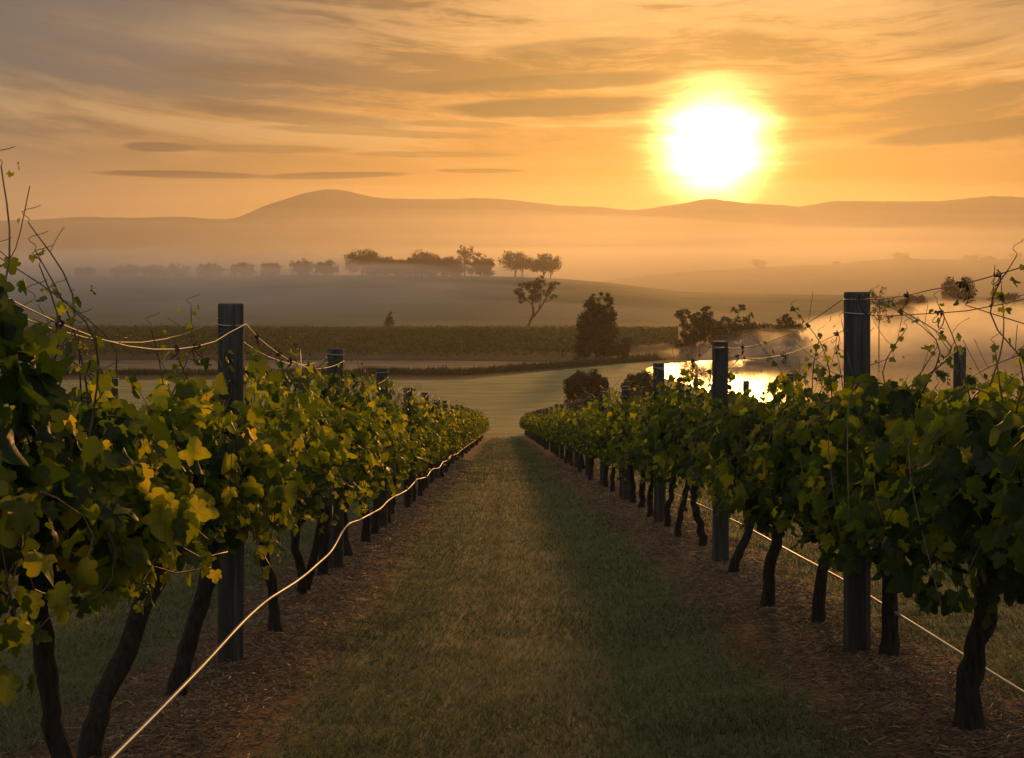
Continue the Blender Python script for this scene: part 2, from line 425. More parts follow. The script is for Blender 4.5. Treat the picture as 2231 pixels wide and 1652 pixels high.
VINE_T = [(0, (.02, .05, .004)), (.33, (.09, .14, .010)), (.52, (.26, .32, .010)), (.70, (.58, .56, .012)), (.86, (.88, .66, .02)), (1, (.90, .62, .02))]
m_leaf = leaf_material('vine_leaf', VINE_T, VINE_RAMP, tw=.6, spec=.25, rough=.5)
m_leaf_far = leaf_material('vine_leaf_small', VINE_T, VINE_RAMP, veins=False, tw=.6)
TREE_RAMP = [(0, (.012, .017, .007)), (.5, (.03, .036, .014)), (1, (.065, .06, .022))]
m_tree = leaf_material('tree_leaf', 1.3, TREE_RAMP, veins=False, tw=.25, spec=.15, rough=.6)

m_bark, g = new_mat('vine_bark'); tcn = g.node('ShaderNodeTexCoord').outputs['Object']; bx, by, bz = g.xyz(tcn)
bn = g.noise(g.vec(g.mul(bx, 60.0), g.mul(by, 60.0), g.mul(bz, 9.0)), 1.0, 5, .65)
finish(g, principled(g, g.ramp(bn, [(.3, (.010, .008, .006)), (.7, (.055, .040, .029))]), .85, .2, bn, 1.0, .02))
m_cane, g = new_mat('vine_cane'); tcn = g.node('ShaderNodeTexCoord').outputs['Object']
cn_ = g.noise(tcn, 30, 2, .5)
finish(g, principled(g, g.ramp(cn_, [(.3, (.05, .028, .014)), (.7, (.15, .09, .04))]), .5, .4))
m_post, g = new_mat('weathered_treated_timber'); tcn = g.node('ShaderNodeTexCoord').outputs['Object']; bx, by, bz = g.xyz(tcn)
pn = g.noise(g.vec(g.mul(bx, 45.0), g.mul(by, 45.0), g.mul(bz, 2.2)), 1.0, 6, .65)
pn2 = g.noise(tcn, 3.5, 4, .6)
pc = g.ramp(pn, [(.25, (.014, .013, .011)), (.5, (.046, .042, .034)), (.8, (.12, .108, .085))])
pc = g.mix(g.mul(g.ss(pn2, .5, .7), .5), pc, (.030, .032, .022))
pc = g.mix(g.mul(g.ss(g.add(bz, g.mul(pn2, .3)), .1, .35, 1.0, 0.0), .5), pc, (.06, .035, .02))
finish(g, principled(g, pc, .8, .25, pn, .9, .008))
m_wire, g = new_mat('galvanised_wire'); finish(g, principled(g, (.30, .29, .27), .55, .4, None, Metallic=.4))
m_wire_d, g = new_mat('dull_wire'); finish(g, principled(g, (.20, .17, .14), .5, .4, None, Metallic=.6))
m_hose, g = new_mat('drip_hose_plastic'); tcn = g.node('ShaderNodeTexCoord').outputs['Object']
hn = g.noise(tcn, 6, 3, .6)
finish(g, principled(g, g.ramp(hn, [(.3, (.18, .175, .16)), (.7, (.40, .39, .36))]), .45, .5))
m_tendril, g = new_mat('dried_tendril'); tcn = g.node('ShaderNodeTexCoord').outputs['Object']
tn = g.noise(tcn, 80, 3, .6); finish(g, principled(g, g.ramp(tn, [(.3, (.02, .012, .008)), (.7, (.07, .04, .022))]), .8, .2))
m_tbark = simple_mat('tree_bark', (.03, .022, .015), (.09, .07, .05), 2.0)

# ------------------------------------------------------------------ grape leaves
OUT = np.array([(0, .0), (.16, -.13), (.36, -.10), (.50, .05), (.44, .19), (.60, .36), (.50, .55), (.31, .53), (.25, .76), (0, 1.02),
                (-.25, .76), (-.31, .53), (-.50, .55), (-.60, .36), (-.44, .19), (-.50, .05), (-.36, -.10), (-.16, -.13)])
_c = np.array([0, .34]); _o = np.array(OUT); _m = []
for _i in range(len(_o)):                      # outer edge with small teeth between the lobes' corners
    _a, _b = _o[_i], _o[(_i + 1) % len(_o)]; _m += [_a, (_a + _b) / 2 * 1.0 + ((_a + _b) / 2 - _c) * .07]
_m = np.array(_m); _mid = _c + (_o - _c) * .55
LO = np.vstack([[_c], _mid, _m]); NM = len(_mid); NE = len(_m)
FT = [(0, 1 + q, 1 + (q + 1) % NM) for q in range(NM)]
for q in range(NM):
    a_, b_ = 1 + q, 1 + (q + 1) % NM; e0_, e1_, e2_ = 1 + NM + 2 * q, 1 + NM + 2 * q + 1, 1 + NM + (2 * q + 2) % NE
    FT += [(a_, e0_, e1_), (a_, e1_, b_), (b_, e1_, e2_)]
FT = np.array(FT)
OUTS = np.array([(0, -.05), (.42, .0), (.50, .42), (.22, .62), (0, 1.0), (-.22, .62), (-.50, .42), (-.42, .0)])
LS = np.vstack([[(0, .38)], OUTS]); NS = len(LS); FS = np.array([(0, i, i % (NS - 1) + 1) for i in range(1, NS)])
def leaves(P, Nrm, Tip, size, tint, detail=True, r_=rng):
    L, F = (LO, FT) if detail else (LS, FS)
    n = len(P); k = len(L)
    Nrm = Nrm / (np.linalg.norm(Nrm, axis=1, keepdims=True) + 1e-9)
    Tip = Tip - (Tip * Nrm).sum(1, keepdims=True) * Nrm; Tip /= (np.linalg.norm(Tip, axis=1, keepdims=True) + 1e-9)
    Sd = np.cross(Nrm, Tip)
    fold = r_.uniform(.05, .55, n)[:, None]; cup = r_.uniform(-.5, .25, n)[:, None]
    lx = L[None, :, 0] * (1 + r_.normal(0, .035, (n, k))) * r_.uniform(.8, 1.1, n)[:, None]
    ly = L[None, :, 1] * (1 + r_.normal(0, .04, (n, k)))
    an = np.arctan2(L[None, :, 0], L[None, :, 1] - .34); rr = np.hypot(L[None, :, 0], L[None, :, 1] - .34)
    ph = r_.uniform(0, 6.28, n)[:, None]; kf = r_.integers(2, 6, n)[:, None]
    lz = -fold * np.abs(lx) ** 1.3 + cup * ly ** 2 + r_.uniform(.1, .6, n)[:, None] * rr ** 2 * np.sin(kf * an + ph) + r_.normal(0, .018 if detail else .035, (n, k))
    V = P[:, None] + size[:, None, None] * (lx[..., None] * Sd[:, None] + ly[..., None] * Tip[:, None] + lz[..., None] * Nrm[:, None])
    Fa = (F[None] + (np.arange(n) * k)[:, None, None]).reshape(-1, 3)
    uv = np.zeros((n, k, 3)); uv[..., :2] = L[None]; uv[..., 2] = r_.uniform(0, 50, n)[:, None]
    uv[..., 2] = 0
    tt = np.repeat(np.clip(tint, 0, 1), k)
    return V.reshape(-1, 3), Fa, tt, uv.reshape(-1, 3)

def shoot_path(r_, y0, z0, kind, top):
    side = r_.choice([-1, 1]); x0 = r_.uniform(-.05, .05)
    if kind == 'up':
        L = top - z0
        p = [(x0, y0, z0), (x0 + r_.normal(0, .06), y0 + r_.normal(0, .06), z0 + L * .4),
             (x0 + r_.normal(0, .09), y0 + r_.normal(0, .10), z0 + L * .75), (x0 + r_.normal(0, .13), y0 + r_.normal(0, .15), z0 + L)]
    elif kind == 'arch':
        p = [(x0, y0, z0), (side * .12, y0 + r_.normal(0, .1), z0 + .35), (side * r_.uniform(.28, .4), y0 + r_.normal(0, .15), z0 + r_.uniform(.15, .4)),
             (side * r_.uniform(.3, .48), y0 + r_.normal(0, .22), z0 - r_.uniform(.0, .25))]
    else:
        p = [(x0, y0, z0), (side * .15, y0 + r_.normal(0, .1), z0 + .08), (side * r_.uniform(.2, .34), y0 + r_.normal(0, .15), z0 - .15),
             (side * r_.uniform(.2, .38), y0 + r_.normal(0, .2), z0 - r_.uniform(.08, .22))]
    return spline(p, 14)
def foliage(seed, name, droop=1.0, top=1.38, half=.72, n_fill=300, n_sh=13, yellow=0., detail=True, spikes=2, spike_top=1.7, size=.088, bottom=.42, fat=1.0):
    r_ = np.random.default_rng(seed); P = []; Nn = []; T = []; S = []; C = []; canes = MB()
    for i in range(n_sh + spikes):
        spike = i >= n_sh
        kind = 'up' if spike else r_.choice(['up', 'arch', 'arch', 'droop'], p=[.4, .28, .24, .08])
        y0 = r_.uniform(-half, half); tp = r_.uniform(top + .10, max(spike_top, top + .24)) if spike else r_.uniform(top - .25, top + .05)
        pts = shoot_path(r_, y0, r_.uniform(.74, .84), kind, tp)
        pts[:, 0] *= fat; low = pts[:, 2] < .8; pts[low, 2] = .8 + (pts[low, 2] - .8) * droop
        canes.tube(pts, np.linspace(.0045, .0018, len(pts)), 4, 0, i)
        nl = len(pts)
        for j in range(2, nl):
            for q in range(2 if r_.random() < .45 else 1):
                f = j / nl
                if spike and f > .55 and r_.random() < .5: continue
                a = r_.uniform(0, 2 * np.pi); d = np.array([math.cos(a), math.sin(a), r_.uniform(-.1, .5)])
                sz = size * (1.15 - .75 * f ** 2) * r_.uniform(.7, 1.25)
                if spike: sz *= (.5 if f > .5 else .72)
                pet = pts[j] + d * r_.uniform(.02, .06)
                P.append(pet); Nn.append(d * np.array([.9, 1.0, 1]) + np.array([0, 0, r_.uniform(-.1, .9)]))
                T.append(d * .6 + np.array([r_.normal(0, .3), r_.normal(0, .3), -r_.uniform(.3, 1.2)])); S.append(sz)
                C.append(r_.normal(.36, .14) + .18 * yellow + (-.06 if spike else 0))
        # curly tip
        if spike:
            e = pts[-1]; w_ = np.array([[e[0] + .025 * math.cos(t * 2.2) * t * .4, e[1] + .03 * math.sin(t * 2.5) * t * .3, e[2] + .018 * t] for t in np.linspace(0, 3, 8)])
            canes.tube(w_, .0013, 3)
            for q in range(2):
                j = r_.integers(6, 12); b = pts[j]; a = r_.uniform(0, 6.28)
                canes.tube(spline([b, b + np.array([math.cos(a) * .05, math.sin(a) * .05, .04]), b + np.array([math.cos(a) * .12, math.sin(a) * .12, .10 + r_.uniform(-.06, .08)])], 6), .0014, 3)
    n = n_fill; y = r_.uniform(-half, half, n); t = r_.beta(1.5, 1.25, n)
    ztop = top - .10 * np.abs(y / half) ** 2 + .28 * (vnoise(y * 3 + seed * 3.1, y * 0 + 1.3) - .5) * 2
    zbot = bottom + .16 * np.abs(y / half) ** 2 + .26 * (vnoise(y * 2.6 + seed * 7.3, y * 0 + 9.1) - .3)
    z = zbot + (ztop - zbot) * t; sd_ = r_.choice([-1, 1], n)
    wdt = (.13 + .24 * np.sin(np.pi * np.clip(t, .03, .97)) ** .7) * (.50 + 1.0 * vnoise(y * 3.2 + seed, z * 3.2 + sd_ * 5 + 20)) * fat
    x = sd_ * wdt * np.sqrt(r_.uniform(.12, 1, n))
    hole = vnoise(y * 4.5 + seed * 1.7, z * 4.5 + sd_ * 3 + 40) < .20; x = np.where(hole, x * .25, x)
    P2 = np.stack([x, y, z], 1)
    N2 = np.stack([sd_ * r_.uniform(.15, 1.1, n), r_.normal(0, .95, n), r_.normal(.28, .4, n)], 1)
    T2 = np.stack([sd_ * .3 + r_.normal(0, .35, n), r_.normal(0, .45, n), -r_.uniform(.3, 1.2, n)], 1)
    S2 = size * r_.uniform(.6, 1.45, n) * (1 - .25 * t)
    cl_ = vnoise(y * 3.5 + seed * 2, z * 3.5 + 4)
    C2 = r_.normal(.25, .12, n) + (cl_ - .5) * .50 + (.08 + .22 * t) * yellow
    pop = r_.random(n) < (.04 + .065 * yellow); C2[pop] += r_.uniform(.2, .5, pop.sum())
    P = np.vstack([np.array(P), P2]); Nn = np.vstack([np.array(Nn), N2]); T = np.vstack([np.array(T), T2])
    S = np.concatenate([S, S2]); C = np.concatenate([C, C2])
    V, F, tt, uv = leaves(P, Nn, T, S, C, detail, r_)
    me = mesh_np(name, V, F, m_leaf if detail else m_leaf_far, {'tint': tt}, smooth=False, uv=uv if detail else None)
    return me, canes.mesh(name + '_cane', m_cane)
def trunk(seed, pts=None, r0=.042, fork=False, half=.62, pts2=None):
    r_ = np.random.default_rng(seed + 500); m = MB()
    if pts is None:
        dxx, dyy = r_.normal(0, .05), r_.normal(0, .14)
        pts = [(dxx, dyy, -.06), (dxx * .7 + r_.normal(0, .02), dyy * .8 + r_.normal(0, .03), .22), (dxx * .3 + r_.normal(0, .02), dyy * .4 + r_.normal(0, .03), .5), (0, 0, .78)]
    sp = spline(pts, 16)
    sp[1:-1] += r_.normal(0, .006, (14, 3))
    rad = r0 * (1.0 + .55 * np.exp(-np.linspace(0, 9, 16)) - .18 * np.sin(np.linspace(0, np.pi, 16)) + r_.normal(0, .05, 16))
    m.tube(sp, rad, 9, .10, seed)
    if pts2 is not None: m.tube(spline(pts2, 12), np.linspace(r0 * .9, r0 * .7, 12), 8, .1, seed + 1)
    hd = sp[-1]
    for s in (-1, 1):
        arm = spline([hd - (0, 0, .05), hd + (0, s * .10, .03), (r_.normal(0, .02), s * half * .6, .80), (r_.normal(0, .02), s * half, .81)], 12)
        m.tube(arm, np.linspace(r0 * .65, r0 * .3, 12), 7, .12, seed + 7 + s)
    return m.mesh('trunk', m_bark)

ORD = ['', 'first', 'second', 'third', 'fourth', 'fifth', 'sixth', 'seventh', 'eighth', 'ninth', 'tenth', 'eleventh', 'twelfth', 'thirteenth',
       'fourteenth', 'fifteenth', 'sixteenth', 'seventeenth', 'eighteenth', 'nineteenth', 'twentieth', 'twenty-first', 'twenty-second',
       'twenty-third', 'twenty-fourth', 'twenty-fifth', 'twenty-sixth', 'twenty-seventh', 'twenty-eighth']
post_Y = [6.24 + 3.9 * i for i in range(25)]
NVAR = 7
variants = {}
for side_ in ('L', 'R'):
    variants[side_] = []
    for i in range(NVAR):
        yl = {'L': .75, 'R': .4}[side_] + random.uniform(-.2, .2)
        f, c = foliage(100 + i + (50 if side_ == 'R' else 0), 'foliage', top=(1.47 if side_ == 'L' else 1.36) + random.uniform(-.13, .09), n_fill=330, yellow=yl, detail=False, spikes=4, spike_top=1.66, size=.080, bottom=.48)
        variants[side_].append((trunk(100 + i), f, c))
ROWNAME = {'L': 'the row left of the aisle', 'R': 'the row right of the aisle', 'L2': 'the second row left of the aisle', 'R2': 'the second row right of the aisle'}
def add_vine(row, Y, u0, parts, label, rz=0, sc=1.0):
    X = u0 - SK * Y; root = empty('grapevine', (X, Y, gz(X, Y) - .01), rz)
    root.scale = (sc, 1, sc)
    tag(root, label, 'grapevine', 'grapevines trained along ' + ROWNAME[row])
    for nm, me in zip(('trunk', 'foliage', 'cane'), parts): link(nm, me, root)
    return root
def vine_labels(row, ys):
    """describe each vine by the posts on either side of it"""
    out = []; segs = {}
    for y in ys: segs.setdefault(sum(1 for p in post_Y if p < y), []).append(y)
    for y in ys:
        s = sum(1 for p in post_Y if p < y); grp = segs[s]; i = grp.index(y) + 1
        r = ROWNAME[row].replace('the ', '', 1)
        if s == 0: out.append(f'{ORD[i]} vine before the first post of {r}')
        elif s >= len(post_Y): out.append(f'{ORD[i]} vine beyond the last post of {r}')
        else: out.append(f'{ORD[i]} vine between the {ORD[s]} and {ORD[s + 1]} posts of {r}')
    return out
nearL = [2.5, 3.58, 4.55, 5.6, 7.1, 8.6, 9.75, 10.95, 12.1, 13.3]
nearR = [3.45, 4.65, 6.1, 7.1, 7.8, 9.4, 11.3, 12.3, 13.4]
ysL = nearL + list(np.arange(14.6, ENDL, 1.28)); ysR = nearR + list(np.arange(14.75, ENDR, 1.28))
T_L = {3.58: dict(pts=[(.05, .14, -.06), (.03, .14, .25), (.0, .12, .5), (0, .05, .78)], r0=.034),
       4.55: dict(pts=[(-.10, -.10, -.06), (-.10, -.05, .15), (-.03, .15, .40), (.05, .42, .76)], r0=.044),
       5.6: dict(pts=[(-.1, -.05, -.06), (-.06, .0, .2), (.02, .12, .5), (.02, .25, .78)], r0=.045),
       7.1: dict(pts=[(.05, 0, -.06), (.06, .0, .2), (.0, .0, .5), (-.05, 0, .78)], r0=.036),
       8.6: dict(pts=[(.0, 0, -.06), (-.02, 0, .12), (-.06, -.05, .4), (-.07, -.1, .8)], r0=.034, pts2=[(0, 0, .05), (.06, .06, .3), (.1, .1, .55), (.1, .14, .8)])}
T_R = {4.65: dict(pts=[(-.03, 0, -.06), (-.03, .0, .22), (.02, .0, .42), (.08, .0, .80)], r0=.047),
       6.1: dict(pts=[(.12, 0, -.06), (.12, 0, .2), (.11, 0, .5), (.1, 0, .78)], r0=.042),
       7.1: dict(pts=[(.02, 0, -.06), (.03, 0, .2), (.09, 0, .5), (.13, 0, .78)], r0=.038),
       7.8: dict(pts=[(-.11, 0, -.06), (-.10, 0, .2), (-.03, 0, .5), (.03, 0, .78)], r0=.040),
       9.4: dict(pts=[(-.06, 0, -.06), (.0, .0, .15), (.12, .05, .4), (.22, .1, .7)], r0=.036),
       11.3: dict(pts=[(.05, 0, -.06), (.02, 0, .2), (-.04, 0, .45), (.02, 0, .78)], r0=.038),
       12.3: dict(pts=[(-.05, 0, -.06), (-.02, 0, .2), (.05, 0, .5), (.1, 0, .78)], r0=.034),
       13.4: dict(pts=[(.0, 0, -.06), (.01, 0, .2), (.06, 0, .5), (.12, 0, .78)], r0=.034)}
for (row, ys, near, TT, u0) in (('L', ysL, nearL, T_L, UL), ('R', ysR, nearR, T_R, UR)):
    labs = vine_labels(row, ys)
    for i, (y, lab) in enumerate(zip(ys, labs)):
        if y in near:
            kw = dict(top=(1.44 if y > 6 else 1.30) if row == 'L' else (1.22 if y < 8 else 1.30), size=.078, n_fill=400, n_sh=17, yellow=.72 if row == 'L' else .35, spikes=5, spike_top=1.66, bottom=.53)
            if row == 'L' and y < 4.0: kw.update(top=1.62, spikes=9, spike_top=2.0, n_fill=560, n_sh=18, yellow=.15, size=.084, fat=.85, bottom=.66 if y > 3 else .78, half=.44, droop=.3)
            if row == 'L' and y < 3: kw.update(spikes=0)
            elif row == 'L' and y < 5: kw.update(top=1.18, yellow=.7, n_fill=400, size=.080, bottom=.70, fat=.85, droop=.2)
            elif row == 'L' and y < 9: kw.update(bottom=.62, droop=.4)
            elif row == 'R' and y < 7: kw.update(top=1.20, spikes=9, spike_top=1.66, n_fill=520, size=.080, bottom=.50)
            elif row == 'R': kw.update(spikes=4)
            if row == 'R' and y in (11.3, 12.3): kw.update(top=1.58 if y == 11.3 else 1.46)
            if y > 9: kw.update(n_fill=340, n_sh=14, detail=False)
            f, c = foliage(900 + i * 7 + (400 if row == 'R' else 0), 'foliage', **kw)
            add_vine(row, y, u0, (trunk(i * 3 + (70 if row == 'R' else 0), **TT.get(y, {})), f, c), lab)
        else:
            v = random.choice(variants[row])
            add_vine(row, y, u0 + random.uniform(-.03, .03), v, lab, random.choice([0, math.pi]), random.uniform(.93, 1.05))
for row, u0, y0, y1 in (('L2', UL - SP, 10.2, 58), ('R2', UR + SP, 9.0, 72)):
    ys = list(np.arange(y0, y1, 1.28)); labs = vine_labels(row, ys)
    for y, lab in zip(ys, labs):
        add_vine(row, y, u0, random.choice(variants[row[0]]), lab, random.choice([0, math.pi]), random.uniform(.9, .98))

# ------------------------------------------------------------------ posts
def post_mesh(seed, r=.064, h=1.8):
    m = MB(); zs = np.array([-.25, 0, .3, .7, 1.1, 1.5, h - .012, h - .002, h]); rs = r * np.array([1.03, 1.02, 1.0, 1.0, .99, .985, .98, .95, .88])
    r_ = np.random.default_rng(seed); ang = np.arange(20) * 2 * np.pi / 20; wob = 1 + r_.normal(0, .018, 20)
    m.grid([[(rs[i] * wob[j] * math.cos(a), rs[i] * wob[j] * math.sin(a), zs[i]) for j, a in enumerate(ang)] for i in range(len(zs))])
    me = m.mesh('timber', m_post, True); return me
def ring_mesh(z, r=.066, th=.0035):
    m = MB(); ang = np.linspace(0, 2 * np.pi, 25)
    m.tube([(r * math.cos(a), r * math.sin(a), z + .006 * math.sin(a * 1)) for a in ang], th, 6)
    return m.mesh('wire_tie', m_wire)
pm = [post_mesh(i) for i in range(4)]; ring_hi, ring_lo = ring_mesh(1.70), ring_mesh(1.755, th=.0045)
def add_post(row, u0, Y, label, i, hh=1.0):
    X = u0 - SK * Y; root = empty('vineyard_post', (X, Y, float(ground_z(np.array([X]), np.array([Y]), False)[0])), random.uniform(0, 6))
    root.scale = (1, 1, hh)
    root.rotation_euler = (R(random.uniform(-.6, .6)), R(random.uniform(-.6, .6)), random.uniform(0, 6)) if i else (0, 0, .4)
    tag(root, label, 'post', 'timber trellis posts of ' + ROWNAME[row])
    link('timber', pm[i % 4], root); link('wire_tie', ring_hi if i == 0 else ring_lo, root)
for row, u0, end in (('L', UL, ENDL), ('R', UR, ENDR)):
    r = ROWNAME[row].replace('the ', '', 1)
    for i, Y in enumerate(post_Y):
        if Y > end + 1: break
        add_post(row, u0, Y, 'thick weathered grey timber post, nearest to the viewer, of ' + r if i == 0 else f'grey timber post, {ORD[i + 1]} from the viewer, of {r}', i, 1.0 if i < 3 else random.uniform(.90, .95))
for row, u0, sh in (('L2', UL - SP, 1.3), ('R2', UR + SP, .4)):
    r = ROWNAME[row].replace('the ', '', 1)
    for i in range(2, 14):
        add_post(row, u0, post_Y[i] + sh - 1.0, f'grey timber post, {ORD[i - 1]} showing its top above {r}', i, 1.03 if row == 'R2' else 1)

# ------------------------------------------------------------------ wires and hoses
def wire_run(name, label, cat, mat, u0, hh, ys, rad, sag, grp, y_end, r_):
    m = MB(); pts = []
    for a, b in zip(ys[:-1], ys[1:]):
        for t in np.linspace(0, 1, 13)[:-1]:
            y = a + (b - a) * t; x0 = u0 - SK * y
            za = gs(u0 - SK * a, a) * (1 - t) + gs(u0 - SK * b, b) * t
            pts.append((x0 + r_.normal(0, .002), y, za + hh - 4 * (sag + (.09 if a == 2.34 and row == 'L' else 0)) * t * (1 - t) + r_.normal(0, .002)))
    m.tube(pts, rad, 6); o = link(name, m.mesh(name, mat)); tag(o, label, cat, grp); return o, np.array(pts)
def curl(r_, s=1.0):
    m = MB()
    for q in range(r_.integers(2, 4)):
        a = r_.uniform(0, 6.28); L = r_.uniform(.03, .10) * s
        m.tube([(math.cos(a + t * 3) * L * .3 * t, L * .5 * math.sin(a) * t + .014 * math.sin(t * 7), -L * t + .02 * math.cos(t * 6)) for t in np.linspace(0, 1, 9)], np.linspace(.003, .0013, 9) * s, 4)
    ang = np.linspace(0, 6.28 * 2.3, 22)
    m.tube([(.009 * s * math.cos(a), (i / 22 - .5) * .035 * s, .009 * s * math.sin(a)) for i, a in enumerate(ang)], .0042 * s, 4)
    return m.mesh('dried_tendril', m_tendril)
wr = np.random.default_rng(42); curls = [curl(wr, .85) for _ in range(8)]
for row, u0, mat, hs in (('L', UL, m_wire, (1.73, 1.70)), ('R', UR, m_wire_d, (1.765, 1.69))):
    ys = [-1.6, 2.34] + [p for p in post_Y if p < (ENDL if row == 'L' else ENDR)]
    for wi, (off, h_) in enumerate(((-.068, hs[0]), (.068, hs[1]))):
        sgn = 'upper' if wi == 0 else 'lower'
        o, pts = wire_run('trellis_wire', f'{sgn} of two thin catch wires strung along {ROWNAME[row]}', 'wire', mat, u0 + off, h_, ys, .0022, .13 if row == 'L' else .10, 'catch wires of the trellis', 0, wr)
        cand = [p for p in pts if 3.0 < p[1] < 22]
        for q in range(13):
            p = cand[wr.integers(0, len(cand))]
            c_ = link('dried_tendril', curls[wr.integers(0, 8)], o, p); c_.rotation_euler = (0, 0, wr.uniform(0, 6)); s_ = wr.uniform(.7, 1.3); c_.scale = (s_, s_, s_)
def hose(label, u0, keys, wig, rad, end):
    m = MB(); ks = np.array(keys); Y = np.linspace(1.5, end, 900)
    hgt = np.interp(Y, ks[:, 0], ks[:, 1]); uu = np.interp(Y, ks[:, 0], ks[:, 2])
    kk = np.ones(9) / 9; hgt = np.convolve(np.pad(hgt, 4, 'edge'), kk, 'valid'); uu = np.convolve(np.pad(uu, 4, 'edge'), kk, 'valid')
    X = uu - SK * Y + wig * fbm(Y * .9, Y * 0 + 2, 2)
    Z = ground_z(X * 0 + (u0 - SK * Y), Y, False) + hgt + wig * fbm(Y * .8, Y * 0 + 7, 2)
    m.tube(np.stack([X, Y, Z], 1), rad, 8)
    o = link('irrigation_hose', m.mesh('irrigation_hose', m_hose)); tag(o, label, 'hose', 'drip irrigation hoses'); return o
sagL = []
for i, (y, h) in enumerate([(1.5, .12), (3.9, .21), (5.1, .25), (6.25, .33), (7.6, .30), (8.9, .33), (9.75, .43), (10.9, .40), (12.4, .37), (14.04, .40), (16, .36), (17.94, .41), (20, .34), (21.8, .40), (24, .33), (25.7, .40), (28, .35), (29.6, .41), (33, .35), (37.8, .37), (45, .36), (60, .36), (84, .36)]):
    sagL.append((y, h, -1.19))
hL = hose('pale glossy irrigation hose sagging along the aisle side of left row', UL, sagL, .03, .0075, 80)
sagR = [(1.5, .16, 1.86), (4.6, .20, 1.86), (6.9, .31, 1.85), (10.4, .37, 1.86), (14, .38, 1.86), (18, .36, 1.86), (30, .38, 1.86), (98, .38, 1.86)]
hR = hose('straight pale irrigation hose running behind the trunks of right row', UR, sagR, .012, .0075, 96)

# ------------------------------------------------------------------ grass and straw
m_blade, g = new_mat('grass_blade')
at = g.node('ShaderNodeAttribute', attribute_name='tint').outputs['Fac']
bc = g.ramp(at, [(0, (.035, .052, .018)), (.4, (.14, .150, .058)), (.7, (.25, .22, .10)), (1, (.36, .28, .14))])
pb = principled(g, bc, .65, .12); tl = g.node('ShaderNodeBsdfTranslucent'); g.put(tl.inputs[0], bc)
mx = g.node('ShaderNodeMixShader'); mx.inputs[0].default_value = .35
g.nt.links.new(pb, mx.inputs[1]); g.nt.links.new(tl.outputs[0], mx.inputs[2]); finish(g, mx.outputs[0])
m_straw, g = new_mat('straw_and_prunings')
at = g.node('ShaderNodeAttribute', attribute_name='tint').outputs['Fac']
finish(g, principled(g, g.ramp(at, [(0, (.03, .018, .010)), (.5, (.12, .065, .035)), (1, (.30, .19, .10))]), .7, .3))
def scatter(n, ymax, umax=7.0):
    Y = 3.9 * (ymax / 3.9) ** rng.random(n); ex = np.minimum(Y * .42, umax + 0 * Y)
    X = rng.uniform(-1, 1, n) * ex; return X, Y
n = 420000; X, Y = scatter(n, 96, 9); uu = X + SK * Y; kk = (uu - UL) / SP; drr = np.abs(kk - np.round(kk)) * SP
keep = rng.random(n) < sst(.30, .62, drr + .35 * (vnoise(X * 2, Y * 2) - .5)) * (.35 + .65 * vnoise(X * 3, Y * 3)) * (1 - sst(40, 96, Y)) + .03 * (Y < 40)
X, Y, uu = X[keep], Y[keep], uu[keep]; n = len(X); Z = ground_z(X, Y)
hgt = rng.uniform(.012, .034, n) * (1 + Y / 26); wd = .0022 * (1 + Y / 9); a = rng.uniform(0, 2 * np.pi, n); lean = rng.normal(0, .7, (n, 2)) * hgt[:, None]
base = np.stack([X, Y, Z - .004], 1); sd_ = np.stack([np.cos(a), np.sin(a), 0 * a], 1) * wd[:, None]
tipv = base + np.stack([lean[:, 0], lean[:, 1], hgt], 1)
V = np.stack([base - sd_, base + sd_, tipv], 1).reshape(-1, 3); F = np.arange(3 * n).reshape(-1, 3)
lane_ = 1 - sst(.15, .6, np.abs(uu - .05))
tint = np.clip(rng.normal(.36, .16, n) + .28 * lane_ * vnoise(X * 1.2, Y * 1.2) + .25 * (vnoise(X * .8, Y * .8) - .5), 0, 1)
tag(link('grass', mesh_np('grass', V, F, m_blade, {'tint': np.repeat(tint, 3)})), 'short mown grass of the aisle between the vine rows', 'grass', kind='stuff')
n = 130000; Y = 3.9 * (38 / 3.9) ** rng.random(n); ridx = rng.choice([-1, 0, 1, 2], n, p=[.12, .38, .38, .12])
X = UL + SP * ridx + rng.normal(0, .23, n) - SK * Y; Z = ground_z(X, Y) + rng.uniform(.0, .012, n)
L = rng.gamma(2.2, .012, n) * (1 + Y / 25); a = rng.normal(0, .85, n); wd = .0010 * (1 + Y / 7)
d = np.stack([np.cos(a), np.sin(a), rng.normal(0, .22, n)], 1) * L[:, None] * .5; sdv = np.stack([-np.sin(a), np.cos(a), 0 * a], 1) * wd[:, None]
sdv[:, 2] += wd * rng.uniform(0, 1, n)
c = np.stack([X, Y, Z], 1); V = np.stack([c - d - sdv, c - d + sdv, c + d + sdv, c + d - sdv], 1).reshape(-1, 3)
tag(link('straw', mesh_np('straw', V, np.arange(4 * n).reshape(-1, 4), m_straw, {'tint': np.repeat(np.clip(rng.normal(.45, .28, n), 0, 1), 4)})), 'brown straw and prunings littering the soil under the vines', 'straw', kind='stuff')

